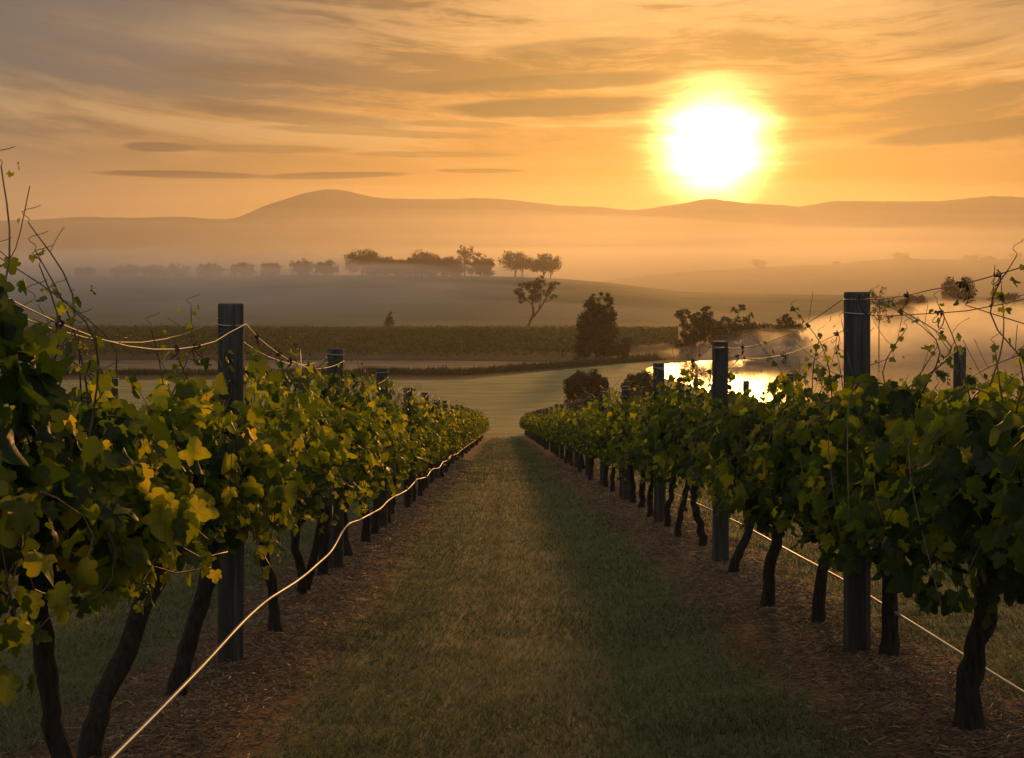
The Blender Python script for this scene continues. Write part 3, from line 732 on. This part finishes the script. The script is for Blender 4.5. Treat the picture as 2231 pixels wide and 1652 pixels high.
# ------------------------------------------------------------------ distant vineyard block
m_block = leaf_material('block_vine_leaf', 1.5, [(0, (.015, .022, .006)), (.5, (.05, .06, .014)), (1, (.13, .13, .022))], veins=False, tw=.35, spec=.2, rough=.55)
YB = np.linspace(262, 388, 19)
for i, Yr in enumerate(YB):
    x0 = -.43 * Yr; x1 = pxX(1262 + min(1.0, (Yr - 262) / 45) * 215, Yr); n = int((x1 - x0) * 60)
    x = rng.uniform(x0, x1, n); lump = vnoise(x / 3.1 + i * 9, x * 0 + i); gap = vnoise(x / 9 + i * 31, x * 0 + 3) > .12
    x = x[gap]; lump = lump[gap]; n = len(x)
    z = ground_z(x, x * 0 + Yr, False) + .35 + (1.35 + .5 * lump) * rng.random(n) ** .7; y = Yr + rng.normal(0, .35, n)
    s_ = rng.uniform(.16, .42, n); P = np.stack([x, y, z], 1); v1 = rng.normal(0, 1, (n, 3)); v2 = rng.normal(0, 1, (n, 3))
    V = np.stack([P, P + v1 * s_[:, None] * .6, P + v2 * s_[:, None] * .6], 1).reshape(-1, 3)
    tt = np.repeat(np.clip(rng.normal(.45, .2, n) + .3 * (lump - .5), 0, 1), 3)
    nm = 'nearest row' if i == 0 else 'farthest row' if i == len(YB) - 1 else f'{ORD[i + 1]} row from the near edge'
    tag(link('vine_row', mesh_np('vine_row', V, np.arange(3 * n).reshape(-1, 3), m_block, {'tint': tt})), f'long green vine row, {nm} of the valley vineyard', 'vine row', 'vine rows of the valley vineyard')

# ------------------------------------------------------------------ trees
def tree_mesh(seed, clumps, leaf, n, tintc=.45):
    r_ = np.random.default_rng(seed); cl_ = np.array(clumps, float); wgt = (cl_[:, 3] * cl_[:, 4] * cl_[:, 3]); wgt = wgt ** .8 / (wgt ** .8).sum()
    sub = []                                   # break every mass into leafy sub-clumps
    for c_ in cl_:
        k_ = max(6, int(14 * (c_[3] * c_[4]) ** .5 / max(cl_[:, 3].max(), 1) * 2))
        d = r_.normal(0, 1, (k_, 3)); d /= np.linalg.norm(d, axis=1, keepdims=True); rr = r_.uniform(.35, 1, k_)[:, None] ** .6
        q = c_[:3] + d * rr * np.array([c_[3], c_[3], c_[4]]); s_ = r_.uniform(.16, .36, k_) * min(c_[3], c_[4])
        sub += [(*q[j], s_[j] * 1.75, s_[j] * 1.45, c_[3] * c_[4]) for j in range(k_)]
    sub = np.array(sub); w2 = sub[:, 3] ** 1.6; w2 /= w2.sum(); idx = r_.choice(len(sub), n, p=w2)
    n = int(n * 1.9)
    d = 0; idx = r_.choice(len(sub), n, p=w2); d = r_.normal(0, 1, (n, 3)); d /= np.linalg.norm(d, axis=1, keepdims=True); rr = r_.random(n)[:, None] ** .45
    P = sub[idx, :3] + d * rr * np.stack([sub[idx, 3], sub[idx, 3], sub[idx, 4]], 1)
    s_ = r_.uniform(.5, 1.2, n)[:, None] * leaf; v1 = r_.normal(0, 1, (n, 3)) * s_ * .95; v2 = r_.normal(0, 1, (n, 3)) * s_ * .95
    V = np.stack([P, P + v1, P + v2], 1).reshape(-1, 3); tt = np.clip(r_.normal(tintc, .2, n) + .2 * (idx % 5 - 2) / 2, 0, 1)
    return mesh_np('crown', V, np.arange(3 * n).reshape(-1, 3), m_tree, {'tint': np.repeat(tt, 3)})
def add_tree(name, label, cat, px, by, Y, clumps_px, limbs_px, leaf, n, seed, group=None, z0=None, tr=.3):
    """clumps and limbs are measured in frame units from the trunk base at the tree's own distance"""
    s = Y / FPX; X = pxX(px, Y); z = gz(X, Y) if z0 is None else z0; root = empty(name, (X, Y, z)); tag(root, label, cat, group)
    r_ = np.random.default_rng(seed)
    cl_ = [(c[0] * s, r_.normal(0, .25) * c[2] * s, c[1] * s, c[2] * s, c[3] * s) for c in clumps_px]
    m = MB()
    for L_ in limbs_px:
        p = np.array([(q[0] * s, (q[3] if len(q) > 3 else 0) * s, q[1] * s) for q in L_]); rd = [q[2] * s for q in L_]
        nn = 3 * len(p); m.tube(spline(p, nn), np.interp(np.linspace(0, 1, nn), np.linspace(0, 1, len(p)), rd), 7, .1, seed)
    link('trunk', m.mesh('trunk', m_tbark), root); link('crown', tree_mesh(seed, cl_, leaf, n), root); return root
def round_tree(name, label, px, by, ty, hw, Y, seed, leaf=.5, n=2200, group=None, trunk_w=2.0):
    H = by - ty; hw *= 1.4; r_ = random.Random(seed); cl_ = [(0, H * .28, hw * .95, H * .30)]
    for k_ in range(7):
        a = r_.uniform(0, 6.28); q = r_.uniform(.2, .55)
        cl_.append((math.cos(a) * hw * q, H * .60 + math.sin(a) * H * .2 * q * 1.6, hw * r_.uniform(.42, .6), H * r_.uniform(.2, .28)))
    cl_.append((0, H * .55, hw * .85, H * .42))
    lm = [[(0, -3, trunk_w), (0, H * .3, trunk_w * .8), (0, H * .62, trunk_w * .5)], [(0, H * .25, trunk_w * .6), (-hw * .4, H * .6, trunk_w * .3)], [(0, H * .25, trunk_w * .6), (hw * .4, H * .62, trunk_w * .3)]]
    zb = (HY - by) / FPX * Y
    return add_tree(name, label, 'tree', px, by, Y, cl_, lm, leaf, n, seed, group)
def zpx(py, Y): return (HY - py) / FPX * Y
def on_ground(px, Y): return HY - gz(pxX(px, Y), Y) / Y * FPX
# hill-top trees; their feet stand on the terrain
gt = 'trees along the crest of the misty hill'
def ridge_tree(px, ty, hw, label, seed, Y=715, n=2400, leaf=.5):
    by = on_ground(px, Y); round_tree('tree', label, px, by, ty, hw, Y, seed, leaf, int(n * 1.7), gt)
ridge_tree(790, 545, 32, 'broad round-topped tree at the left end of the dark hilltop clump', 11)
ridge_tree(838, 563, 22, 'low rounded tree just right of the broad round-topped hilltop tree', 12, 712)
ridge_tree(895, 562, 26, 'bushy hilltop tree left of the spiky open-topped one', 13)
ridge_tree(920, 546, 24, 'hilltop tree with an open spiky top, middle of the clump', 14, 718, 1300)
ridge_tree(975, 560, 24, 'rounded hilltop tree in the dip of the clump', 15)
ridge_tree(868, 566, 20, 'small low tree filling the gap left of centre in the clump', 21, 722)
ridge_tree(946, 558, 22, 'rounded tree behind the spiky open-topped one', 22, 724)
ridge_tree(815, 560, 20, 'low dark tree tucked against the broad round-topped one', 23, 724)
s_ = 715 / FPX
add_tree('tree', 'tallest tree of the hilltop clump, with a flat mop of foliage on top', 'tree', 1012, 0, 716,
         [(0, 58, 21, 10), (-6, 46, 18, 12), (8, 40, 18, 12), (0, 26, 42, 20), (24, 44, 12, 9), (-24, 24, 26, 18), (34, 30, 14, 12), (0, 10, 46, 14)],
         [[(0, -3, 2), (0, 30, 1.6), (0, 60, 1)], [(2, 15, 1.2), (28, 38, .7)], [(0, 12, 1.2), (-20, 30, .7)]], .5, 3200, 16, gt)
ridge_tree(1054, 562, 20, 'narrow rounded tree at the right end of the dark hilltop clump', 17, 712)
def pair(px, hw, ty, label, seed):
    by = on_ground(px, 720); H = by - ty
    add_tree('tree', label, 'tree', px, by, 720, [(-hw * .4, H * .62, hw * .72, H * .34), (hw * .35, H * .58, hw * .74, H * .34), (0, H * .66, hw * .8, H * .3), (-hw * .1, H * .42, hw * .95, H * .2), (0, H * .56, hw * 1.0, H * .34), (0, H * .56, hw * 1.0, H * .34)],
             [[(-6, -3, 2), (-6, H * .35, 1.6), (-12, H * .7, 1)], [(-6, H * .1, 1.5), (8, H * .6, .8)], [(9, -3, 1.6), (11, H * .35, 1.2), (12, H * .6, .9)]], .45, 3600, seed, gt)
pair(1128, 38, 545, 'flat-topped domed tree standing clear of the clump on the crest', 18)
pair(1190, 36, 553, 'square-topped tree at the right-hand end of the hill crest', 19)
gm = 'round trees fading into the mist on the left'
mist_px = [(185, 582, 20), (275, 576, 30), (335, 577, 20), (385, 574, 26), (460, 574, 25), (530, 573, 26), (592, 574, 20), (655, 566, 24), (711, 569, 22)]
for i, (px, ty, hw) in enumerate(mist_px):
    nm = ['leftmost', 'second from the left', 'third from the left', 'fourth from the left', 'middle one', 'sixth from the left', 'third from the right', 'second from the right', 'rightmost'][i]
    round_tree('tree', f'round tree half lost in the mist, {nm} of the nine', px, on_ground(px, 690), ty, hw, 690, 30 + i, .55, 1500, gm)
# leaning forked gum
Yg_ = 438
add_tree('gum_tree', 'leaning gum tree with a forked bare trunk in the misty field', 'tree', 1150, 0, Yg_,
         [(-18, 72, 11, 12), (-8, 88, 12, 7), (10, 84, 16, 13), (28, 92, 16, 9), (14, 64, 15, 13), (52, 88, 11, 9), (40, 72, 10, 8), (56, 62, 9, 6), (-12, 56, 8, 8), (26, 104, 9, 5), (66, 93, 4, 4)],
         [[(0, -4, 3), (6, 12, 2.6), (12, 28, 2.4), (10, 48, 2.0), (8, 78, 1.2)], [(8, 15, 2.2), (22, 32, 2.0), (34, 50, 1.6), (46, 68, 1.1), (56, 84, .7)], [(10, 45, 1.2), (-6, 60, .9), (-16, 72, .6)], [(24, 36, 1.2), (28, 62, .9), (26, 90, .6)], [(34, 50, 1.0), (58, 60, .6), (70, 66, .4)]], .30, 3000, 51)
# dark tree by the lake
Yd = 262
add_tree('tree', 'dense dark upright tree rising beside the left end of the lake', 'tree', 1300, 0, Yd,
         [(-16, 40, 28, 34), (12, 44, 30, 38), (-22, 78, 20, 26), (4, 92, 22, 26), (26, 88, 15, 28), (10, 120, 12, 20), (28, 122, 8, 18), (-14, 110, 13, 18), (-8, 128, 7, 12), (-22, 18, 22, 20), (20, 14, 24, 18)],
         [[(0, -4, 4), (0, 50, 3), (4, 110, 1.5)], [(0, 30, 2), (-18, 80, 1)], [(0, 30, 2), (22, 100, 1)]], .26, 15000, 61)
add_tree('shrub', 'ragged shrub at the right foot of the dense dark tree', 'shrub', 1356, 0, Yd - 3,
         [(0, 14, 18, 14), (8, 32, 12, 10), (-8, 24, 10, 8), (12, 40, 7, 6)], [[(0, -3, 1.2), (6, 36, .5)], [(0, 0, 1), (-8, 24, .4)]], .22, 1500, 62)
gl = 'lakeside scrub trees'
add_tree('tree', 'airy scrub tree at the left end of the lakeside thicket', 'tree', 1508, 0, 272,
         [(-20, 50, 16, 26), (-14, 82, 18, 14), (14, 94, 24, 12), (8, 70, 20, 18), (40, 78, 18, 16), (30, 104, 14, 5), (-24, 22, 14, 20), (10, 40, 20, 18), (40, 50, 24, 20), (-30, 92, 6, 5), (10, 26, 50, 24), (30, 64, 26, 18)],
         [[(0, -4, 2.5), (0, 40, 2), (10, 90, .8)], [(-6, 0, 2), (-20, 50, 1.2), (-24, 88, .5)], [(2, 20, 1.5), (36, 70, .7)]], .25, 6500, 63, gl)
add_tree('tree', 'twiggy scrub tree in the middle of the lakeside thicket', 'tree', 1592, 0, 274,
         [(0, 50, 34, 20), (-20, 70, 18, 10), (20, 74, 18, 10), (38, 58, 16, 12), (10, 28, 36, 20), (24, 100, 10, 6), (8, 96, 7, 8), (40, 82, 10, 5), (-10, 36, 50, 24), (40, 40, 40, 24)],
         [[(0, -4, 2), (6, 50, 1.4), (20, 98, .5)], [(4, 30, 1.3), (34, 80, .4)], [(0, 20, 1.3), (-22, 72, .5)]], .25, 6500, 64, gl)
add_tree('shrub', 'low dark shrub sloping down to the water, right of the thicket', 'shrub', 1668, 0, 276,
         [(0, 32, 42, 26), (30, 34, 34, 22), (60, 32, 30, 18), (-30, 38, 26, 24)], [[(0, -3, 1.5), (10, 36, .6)], [(20, -3, 1.5), (50, 34, .6)]], .25, 6000, 65, gl)
add_tree('shrub', 'peaked shrub with a pointed top at the right end of the thicket', 'shrub', 1712, 0, 272,
         [(0, 56, 26, 18), (4, 78, 12, 10), (24, 54, 18, 12), (-14, 40, 24, 20)], [[(0, -3, 1.5), (4, 70, .5)]], .24, 4200, 66, gl)
add_tree('sapling', 'thin sparse sapling behind the nearest post of the right row', 'tree', 1915, 0, 240,
         [(-6, 160, 16, 14), (14, 150, 14, 18), (-14, 176, 10, 8), (10, 182, 8, 8), (0, 130, 18, 14), (18, 118, 12, 12)],
         [[(0, -3, 1.6), (0, 100, 1.2), (2, 180, .5)], [(0, 110, .8), (18, 160, .4)], [(0, 120, .8), (-16, 178, .4)]], .17, 900, 67)
add_tree('tree', 'hazy round tree in the lake mist right of the nearest right post', 'tree', 1955, 0, 330,
         [(0, 60, 36, 26), (-20, 50, 24, 22), (20, 44, 24, 20), (0, 24, 34, 20)], [[(0, -3, 3), (0, 60, 1)]], .35, 2600, 68)
# trees on the far right hill
ghf = 'small trees on the far hill'
for i, (px, ty, hw, nm) in enumerate([(1655, 566, 16, 'round-crowned tree on the far hill under the sun'), (1822, 572, 9, 'tiny bush-like tree midway along the far hill crest'), (1965, 551, 18, 'wide low tree at the top of the far hill'),
                                      (2115, 556, 15, 'first of the two blurred trees right of the far hill top'), (2150, 560, 16, 'second of the two blurred trees right of the far hill top'), (2215, 552, 12, 'tree on the far hill at the right edge')]):
    zt = np.interp(px, [1500, 1650, 1800, 1900, 1960, 2060, 2150, 2231], [592, 583, 576, 567, 562, 566, 566, 561]) + 2
    H = zt - ty; Y = 1300
    add_tree('tree', nm, 'tree', px, 0, Y, [(0, H * .6, hw, H * .4), (-hw * .4, H * .5, hw * .5, H * .3), (hw * .4, H * .55, hw * .5, H * .3)], [[(0, -3, 1), (0, H * .6, .6)]], .9, 900, 80 + i, ghf, z0=zpx(zt, Y))
gr_ = 'hazy trees beyond the lake'
for i, (px, ty, by_, hw, nm) in enumerate([(2070, 604, 668, 16, 'hazy tree left in the pair beyond the lake, above the wires'), (2103, 603, 668, 18, 'hazy tree right in the pair beyond the lake, above the wires'), (1990, 640, 690, 26, 'blurred low tree beyond the lake behind the sapling'), (2190, 632, 690, 30, 'blurred wide tree beyond the lake at the right edge')]):
    Y = 520; H = HY - gz(pxX(px, Y), Y) / Y * FPX - ty
    add_tree('tree', nm, 'tree', px, 0, Y, [(0, H * .65, hw, H * .3), (-hw * .5, H * .6, hw * .6, H * .24), (hw * .5, H * .62, hw * .6, H * .24), (0, H * .3, hw * .8, H * .3)], [[(0, -3, 2), (0, H * .6, 1)]], .5, 1600, 90 + i, gr_)
Y = 432; add_tree('shrub', 'lone faint bush in the misty field by the fence', 'shrub', 848, 0, Y, [(0, 12, 9, 12), (2, 24, 5, 8)], [[(0, -2, 1), (0, 16, .5)]], .3, 500, 97)
# rounded bushes at the bottom of the right row
gb = 'rounded dark bushes below the right row'
for i, (px, ty, hw, Yb, nm) in enumerate([(1256, 806, 27, 150, 'rounded dark bush at the bottom of the lawn, left one of the touching pair'), (1298, 807, 27, 152, 'rounded dark bush at the bottom of the lawn, right one of the touching pair'),
                                          (1392, 808, 36, 148, 'flat-topped brown bush behind the third and fourth right-row posts')]):
    H = on_ground(px, Yb) - ty
    add_tree('bush', nm, 'bush', px, 0, Yb, [(0, H * .55, hw * .85, H * .40), (-hw * .3, H * .6, hw * .62, H * .34), (hw * .3, H * .6, hw * .62, H * .34), (0, H * .25, hw * .85, H * .25)], [[(0, -3, 2), (0, H * .6, 1)]], .13, 9000, 110 + i, gb)
# reeds along the dark bank
n = 16000; x = rng.uniform(-75, 32, n); e_ = np.interp(x, [-80, -8, 30, 34], [212, 212, 252, 258]); y = e_ + rng.gamma(1.6, 3.0, n)
ok = (sdist(POND, x, y) > .5) & (sdist(LAKE, x, y) > .3); x, y = x[ok], y[ok]; n = len(x); z = ground_z(x, y)
h_ = rng.uniform(.3, 1.0, n) * (.5 + vnoise(x / 4, y / 4)); P = np.stack([x, y, z], 1); d = np.stack([rng.normal(0, .2, n), rng.normal(0, .2, n), h_], 1); wv = np.stack([rng.uniform(.05, .12, n), 0 * x, 0 * x], 1)
tag(link('reeds', mesh_np('reeds', np.stack([P - wv, P + wv, P + d], 1).reshape(-1, 3), np.arange(3 * n).reshape(-1, 3), m_tree, {'tint': np.repeat(rng.uniform(.2, 1, n), 3)})), 'dark rough reeds and weeds on the bank above the lawn', 'reeds', kind='stuff')
# field fence
fr = empty('wire_fence', (0, 400, gz(0, 400))); tag(fr, 'faint post and wire fence along the far edge of the valley vineyard', 'fence')
zf = gz(0, 400); mp = MB(); mp.tube([(0, 0, -.3), (0, 0, .7), (0, 0, 1.5)], .09, 6); fpm = mp.mesh('post', m_tbark)
for x in np.arange(-160, 130, 9.0): link('post', fpm, fr, (x, 0, gz(x, 400) - zf))
for hh in (.7, 1.3):
    mm = MB(); xs = np.arange(-160, 130, 4.5); mm.tube([(x, 0, gz(x, 400) - zf + hh) for x in xs], .015, 4); link('wire', mm.mesh('wire', m_wire_d), fr)

# ------------------------------------------------------------------ air
def vol_mat(name, dens, col, aniso):
    m, n = new_mat(name); v = n.node('ShaderNodeVolumePrincipled'); v.inputs['Color'].default_value = (*col, 1)
    v.inputs['Density'].default_value = dens; v.inputs['Anisotropy'].default_value = aniso
    o = n.node('ShaderNodeOutputMaterial'); n.nt.links.new(v.outputs[0], o.inputs['Volume']); return m
hz = vol_mat('haze', .00012, (.98, .92, .84), .60)
def box(name, lo, hi, mat):
    V = [(x, y, z) for x in (lo[0], hi[0]) for y in (lo[1], hi[1]) for z in (lo[2], hi[2])]
    F = [(0, 1, 3, 2), (4, 6, 7, 5), (0, 4, 5, 1), (2, 3, 7, 6), (0, 2, 6, 4), (1, 5, 7, 3)]
    me = bpy.data.meshes.new(name); me.from_pydata(V, [], F); me.materials.append(mat); return link(name, me)
tag(box('haze', (-3800, -60, -22), (3800, 3420, 205), hz), 'thin golden morning haze filling the valley', 'haze', kind='stuff')
def mist(px, Yc, rx, ry, zc, rz, dens, label, aniso=.45, lump=.0, col=(.97, .95, .94), seed=0):
    m = MB(); nA, nB = 22, 72; rings = []
    for i in range(nA + 1):
        p = -math.pi / 2 + math.pi * i / nA; a = np.linspace(0, 2 * np.pi, nB, endpoint=False)
        q = 1 + lump * 2 * (fbm(np.cos(a) * 2.2 + 9 + seed, np.sin(a) * 2.2 + 5 + p * 1.3, 3)) * math.cos(p)
        q2 = 1 + lump * 3 * fbm(np.cos(a) * math.cos(p) * 3.5 + 19 + seed, np.sin(a) * math.cos(p) * 3.5 + 15, 4)
        rings.append(np.stack([rx * math.cos(p) * np.cos(a) * q, ry * math.cos(p) * np.sin(a) * q, rz * math.sin(p) * q2], -1))
    m.grid(np.array(rings), True, False)
    o = link('mist', m.mesh('mist', vol_mat('mist', dens, col, aniso)), None, (pxX(px, Yc), Yc, zc)); tag(o, label, 'mist', kind='stuff'); return o
mist(330, 695, 235, 190, -9, 25, .0040, 'faint upper fringe of the mist over the left side of the valley', .3, .35)
mist(280, 680, 245, 180, -9, 19, .0026, 'pale bank of mist lying over the left side of the valley', .3, .35, seed=11)
mist(380, 670, 225, 170, -10, 14, .0030, 'middle of the mist bank on the left side of the valley', .3, .35, seed=12)
mist(300, 660, 240, 150, -11, 9, .0030, 'low thick layer of the mist bank on the left', .3, .35, seed=13)
mist(60, 700, 190, 170, -9, 26, .0065, 'thicker mist hiding the leftmost round trees', .3, .35, seed=3)
mist(760, 610, 120, 130, -13, 12, .0050, 'low tongue of mist drifting across the hill foot', .35, .3, seed=5)
mist(500, 560, 210, 140, -16, 9, .0035, 'flat sheet of mist over the far field', .3, .3, seed=6)
for i, (px, Yc, rx, ry, rz, dn) in enumerate([(2150, 300, 62, 70, 9, .010), (1920, 252, 30, 18, 6, .020), (2120, 285, 26, 20, 6.5, .020), (1760, 256, 26, 16, 4.6, .024), (1640, 246, 16, 10, 3.0, .022), (2350, 270, 26, 20, 6, .020), (1980, 330, 34, 20, 8, .016)]):
    mist(px, Yc, rx, ry, -15.5, rz, dn, ['broad veil of steam over the lake', 'low wisp of steam on the lake by the near right post', 'taller wisp of steam over the middle of the lake', 'wisp of steam at the thicket end of the lake', 'smallest wisp of steam, low over the left end of the lake', 'wisp of steam over the lake at the right edge', 'wisp of steam drifting off the far lake shore'][i], .66, .6, seed=20 + i)
mist(1000, 1500, 1700, 960, -14, 112, .00022, 'thin upper veil of mist before the mountains', .66, .12, seed=7)
mist(800, 1450, 1500, 880, -14, 78, .00034, 'middle layer of mist before the mountains', .66, .2, seed=8)
mist(1200, 1350, 1500, 700, -14, 52, .00045, 'lower layer of mist before the mountains', .66, .2, seed=9)
